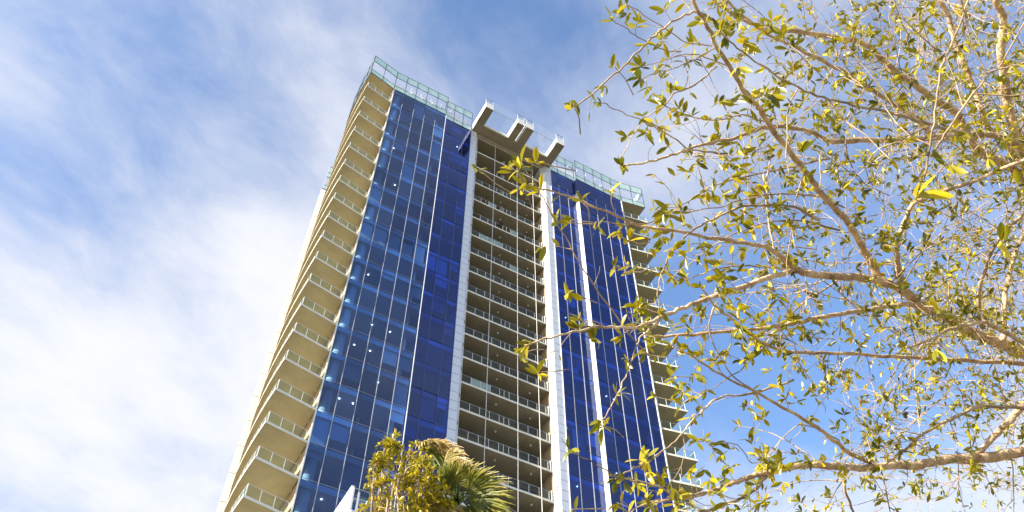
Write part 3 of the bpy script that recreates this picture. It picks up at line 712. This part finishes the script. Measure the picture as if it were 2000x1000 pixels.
# the 300 leaves that show largest are parts of their own, the rest one mass
order = sorted(range(len(LEAVES)), key=lambda i: -(lambda s: s[0] if -10 < s[1] < 2010 and -10 < s[2] < 1010 else 0)(proj_size(LEAVES[i][0], LEAVES[i][3])))
for i in order[:300]:
    p, d, n, L, Wd, cu, fo, ti = LEAVES[i]
    link('leaf', leaf_mesh('leaf', [(Vector((0, 0, 0)), d, n, L, Wd, cu, fo, ti)], 'oak_leaf'), oak, p - OO)
o = link('foliage', leaf_mesh('foliage', [(LEAVES[i][0] - OO,) + LEAVES[i][1:] for i in order[300:]], 'oak_leaf'), oak); o['kind'] = 'stuff'
print('oak leaves', len(LEAVES))

# ------------------------------------------------------------------ palm and young oak at the foot of the picture
hub = at(893, 985, 8.6)
palm = root('palm_tree', 'fan palm with wind swept frayed fronds behind the bushy young oak', 'palm tree', (hub.x, hub.y, 0))
PO = Vector((hub.x, hub.y, 0))
b = MB(); tp = catmull([Vector((.15, .1, 0)), Vector((.1, .1, 3)), Vector((-.03, 0, 6)), hub - PO + Vector((0, 0, -.15))], 6); b.tube(tp, [.21] * 6 + [.17] * (len(tp) - 6), 12); b.build('trunk', 'palm_trunk', palm, True)
def frond(c, tip, spread, L, nb, tint, droop, sideways, seed):
    rng = random.Random(seed); b = MB(); V = []; F = []; T = []
    a = (tip - c).normalized(); s = a.cross(sideways).normalized(); nn = s.cross(a).normalized()
    for i in range(nb):
        th = (i / (nb - 1) - .5) * 2 * spread + rng.gauss(0, .03); l = L * (1 - .25 * abs(th) / spread) * rng.uniform(.85, 1.08)
        d = a * math.cos(th) + s * math.sin(th) + nn * .12 * (1 if i % 2 else -1) * .5; d.normalize(); sd = d.cross(nn).normalized()
        wd = .026; b0 = len(V); dr = droop * rng.uniform(.6, 1.5); kk = rng.gauss(0, .08)
        for t, wv in ((.02, .35), (.3, 1), (.55, .9), (.78, .5), (.92, .25), (1, .05)):
            q = c + d * (l * t) + Vector((0, 0, -1)) * (dr * l * max(0, t - .45) ** 2 * 2.2) + CAMR * (dr * .6 * l * max(0, t - .4) ** 2) + sd * (kk * l * t * t)
            V += [tuple(q + sd * wd * wv * .5 + nn * .004 - PO), tuple(q - PO), tuple(q - sd * wd * wv * .5 + nn * .004 - PO)]; tt = min(1, max(0, tint + (.45 if t > .7 else 0) + rng.gauss(0, .1))); T += [tt] * 3
        for j in range(5):
            e = b0 + j * 3; F += [(e, e + 1, e + 4, e + 3), (e + 1, e + 2, e + 5, e + 4)]
    me = bpy.data.meshes.new('frond'); me.from_pydata(V, [], F); me.materials.append(MATS['palm_leaf'])
    at_ = me.attributes.new('tint', 'FLOAT', 'POINT'); at_.data.foreach_set('value', T); me.update()
    fr = link('frond', me, palm)
    b.tube([hub - PO, (hub + c) / 2 - PO + Vector((0, 0, .06)), c - PO], [.018, .014, .010], 6); b.build('petiole', 'palm_leaf', fr, True)
for (cx, cy, tx, ty, sp, L, tint, dr, off, sw) in (
    (832, 885, 842, 850, 1.0, .26, .45, .9, .5, CAMF), (836, 890, 880, 852, .9, .30, .75, .6, .55, CAMF + CAMU * .5), (850, 900, 900, 875, .9, .28, .6, .5, .5, CAMF - CAMR * .4),
    (840, 878, 868, 846, .8, .24, .8, .8, .45, CAMF + CAMU * .3), (858, 886, 908, 862, .8, .27, .85, .5, .4, CAMF), (868, 902, 920, 884, .85, .28, .75, .45, .2, CAMF - CAMU * .2),
    (885, 925, 915, 893, .8, .24, .55, .35, -.2, CAMF + CAMR * .3), (895, 945, 940, 915, .9, .36, .35, .3, -.5, CAMF), (912, 962, 975, 935, .95, .44, .2, .25, -.6, CAMF), (915, 975, 990, 968, .9, .44, .1, .25, -.6, CAMF - CAMU * .4), (915, 990, 985, 1005, .9, .42, .1, .3, -.5, CAMF),
    (872, 965, 885, 905, .55, .34, .0, .1, -.5, CAMF), (860, 950, 880, 905, .8, .32, .1, .3, .3, CAMF + CAMR * .8), (890, 1000, 930, 1040, 1.0, .4, .05, .4, -.3, CAMF), (880, 985, 850, 1000, 1.0, .36, .05, .4, -.1, CAMF), (890, 1010, 900, 1080, 1.0, .5, .2, .4, 0, CAMU)):
    c = at(cx, cy, 8.6 + off * .7); frond(c, at(tx, ty, 8.6 + off * .7 - .1), sp, L, 34, tint, dr, sw, int(cx * 7 + ty))

sb = at(840, 1130, 8.5)
young = root('young_oak', 'bushy young oak with bright yellow leaves in front of the fan palm', 'tree', (sb.x, sb.y, 0))
YO = Vector((sb.x, sb.y, 0)); LEAVES = []; OO2 = OO; OO = YO; twigs = MB()
b = MB(); tp = catmull([Vector((0, 0, 0)), Vector((.04, 0, 2)), Vector((-.03, .03, 4)), sb - YO], 5); b.tube(tp, [float(v) for v in np.linspace(.10, .05, len(tp))], 10); b.build('trunk', 'bark', young, True)
STEMS = [[(735, 1040), (729, 960), (731, 915), (737, 902)], [(745, 1040), (744, 980), (748, 920), (757, 890), (766, 872)], [(770, 1040), (768, 960), (785, 905), (800, 885)], [(765, 1040), (757, 970), (750, 930), (752, 880), (762, 872)],
  [(790, 1040), (776, 960), (790, 925), (805, 905)], [(810, 1040), (800, 980), (812, 930), (828, 905)], [(830, 1040), (830, 970), (842, 935)], [(850, 1040), (850, 990), (860, 955)], [(735, 1040), (727, 990), (726, 955), (730, 945)], [(820, 1040), (815, 1000), (820, 965), (832, 940)], [(865, 1040), (860, 1010), (866, 985)], [(800, 1040), (788, 985), (795, 950)], [(840, 1040), (838, 1005), (845, 980)]]
for st in STEMS:
    off = random.uniform(-.45, .45); sm = catmull([sb + Vector((0, 0, .02))] + [at(x, y, 8.2 + off) for x, y in st], 5)
    sm = [sm[0]] + [q + rnd_dir() * .006 for q in sm[1:]]
    b = MB(); b.tube([q - YO for q in sm], [float(v) for v in np.linspace(.017, .004, len(sm))], 6); b.build('branch', 'twig_bark', young, True)
    for i in range(4, len(sm)):
        _, xx, yy = proj_size(sm[i], 1)
        for _ in range(2 if yy < 930 else (1 if xx < 790 else 3)):
            t = (sm[i] - sm[i - 1]).normalized(); q = rnd_dir(); q -= t * q.dot(t)
            twig(sm[i], t * random.uniform(.6, 1.3) + q.normalized() + CAMR * .3, random.uniform(.05, .17), .003, 1 if random.random() < .5 else 0, .9, .95)
    for _ in range(2): rosette(sm[-1], (sm[-1] - sm[-2]).normalized(), 6, 1.05, .6)
LEAVES = [l[:7] + (min(1, l[7] + .10),) for l in LEAVES]
o = twigs.build('twigs', 'twig_bark', young, True); o['kind'] = 'stuff'
order = sorted(range(len(LEAVES)), key=lambda i: -(lambda s: s[0] if -10 < s[1] < 2010 and -10 < s[2] < 1000 else 0)(proj_size(LEAVES[i][0], LEAVES[i][3])))
for i in order[:200]:
    p, d, n, L, Wd, cu, fo, ti = LEAVES[i]
    link('leaf', leaf_mesh('leaf', [(Vector((0, 0, 0)), d, n, L, Wd, cu, fo, ti)], 'oak_leaf'), young, p - YO)
o = link('foliage', leaf_mesh('foliage', [(LEAVES[i][0] - YO,) + LEAVES[i][1:] for i in order[200:]], 'oak_leaf'), young); o['kind'] = 'stuff'
print('young leaves', len(LEAVES))
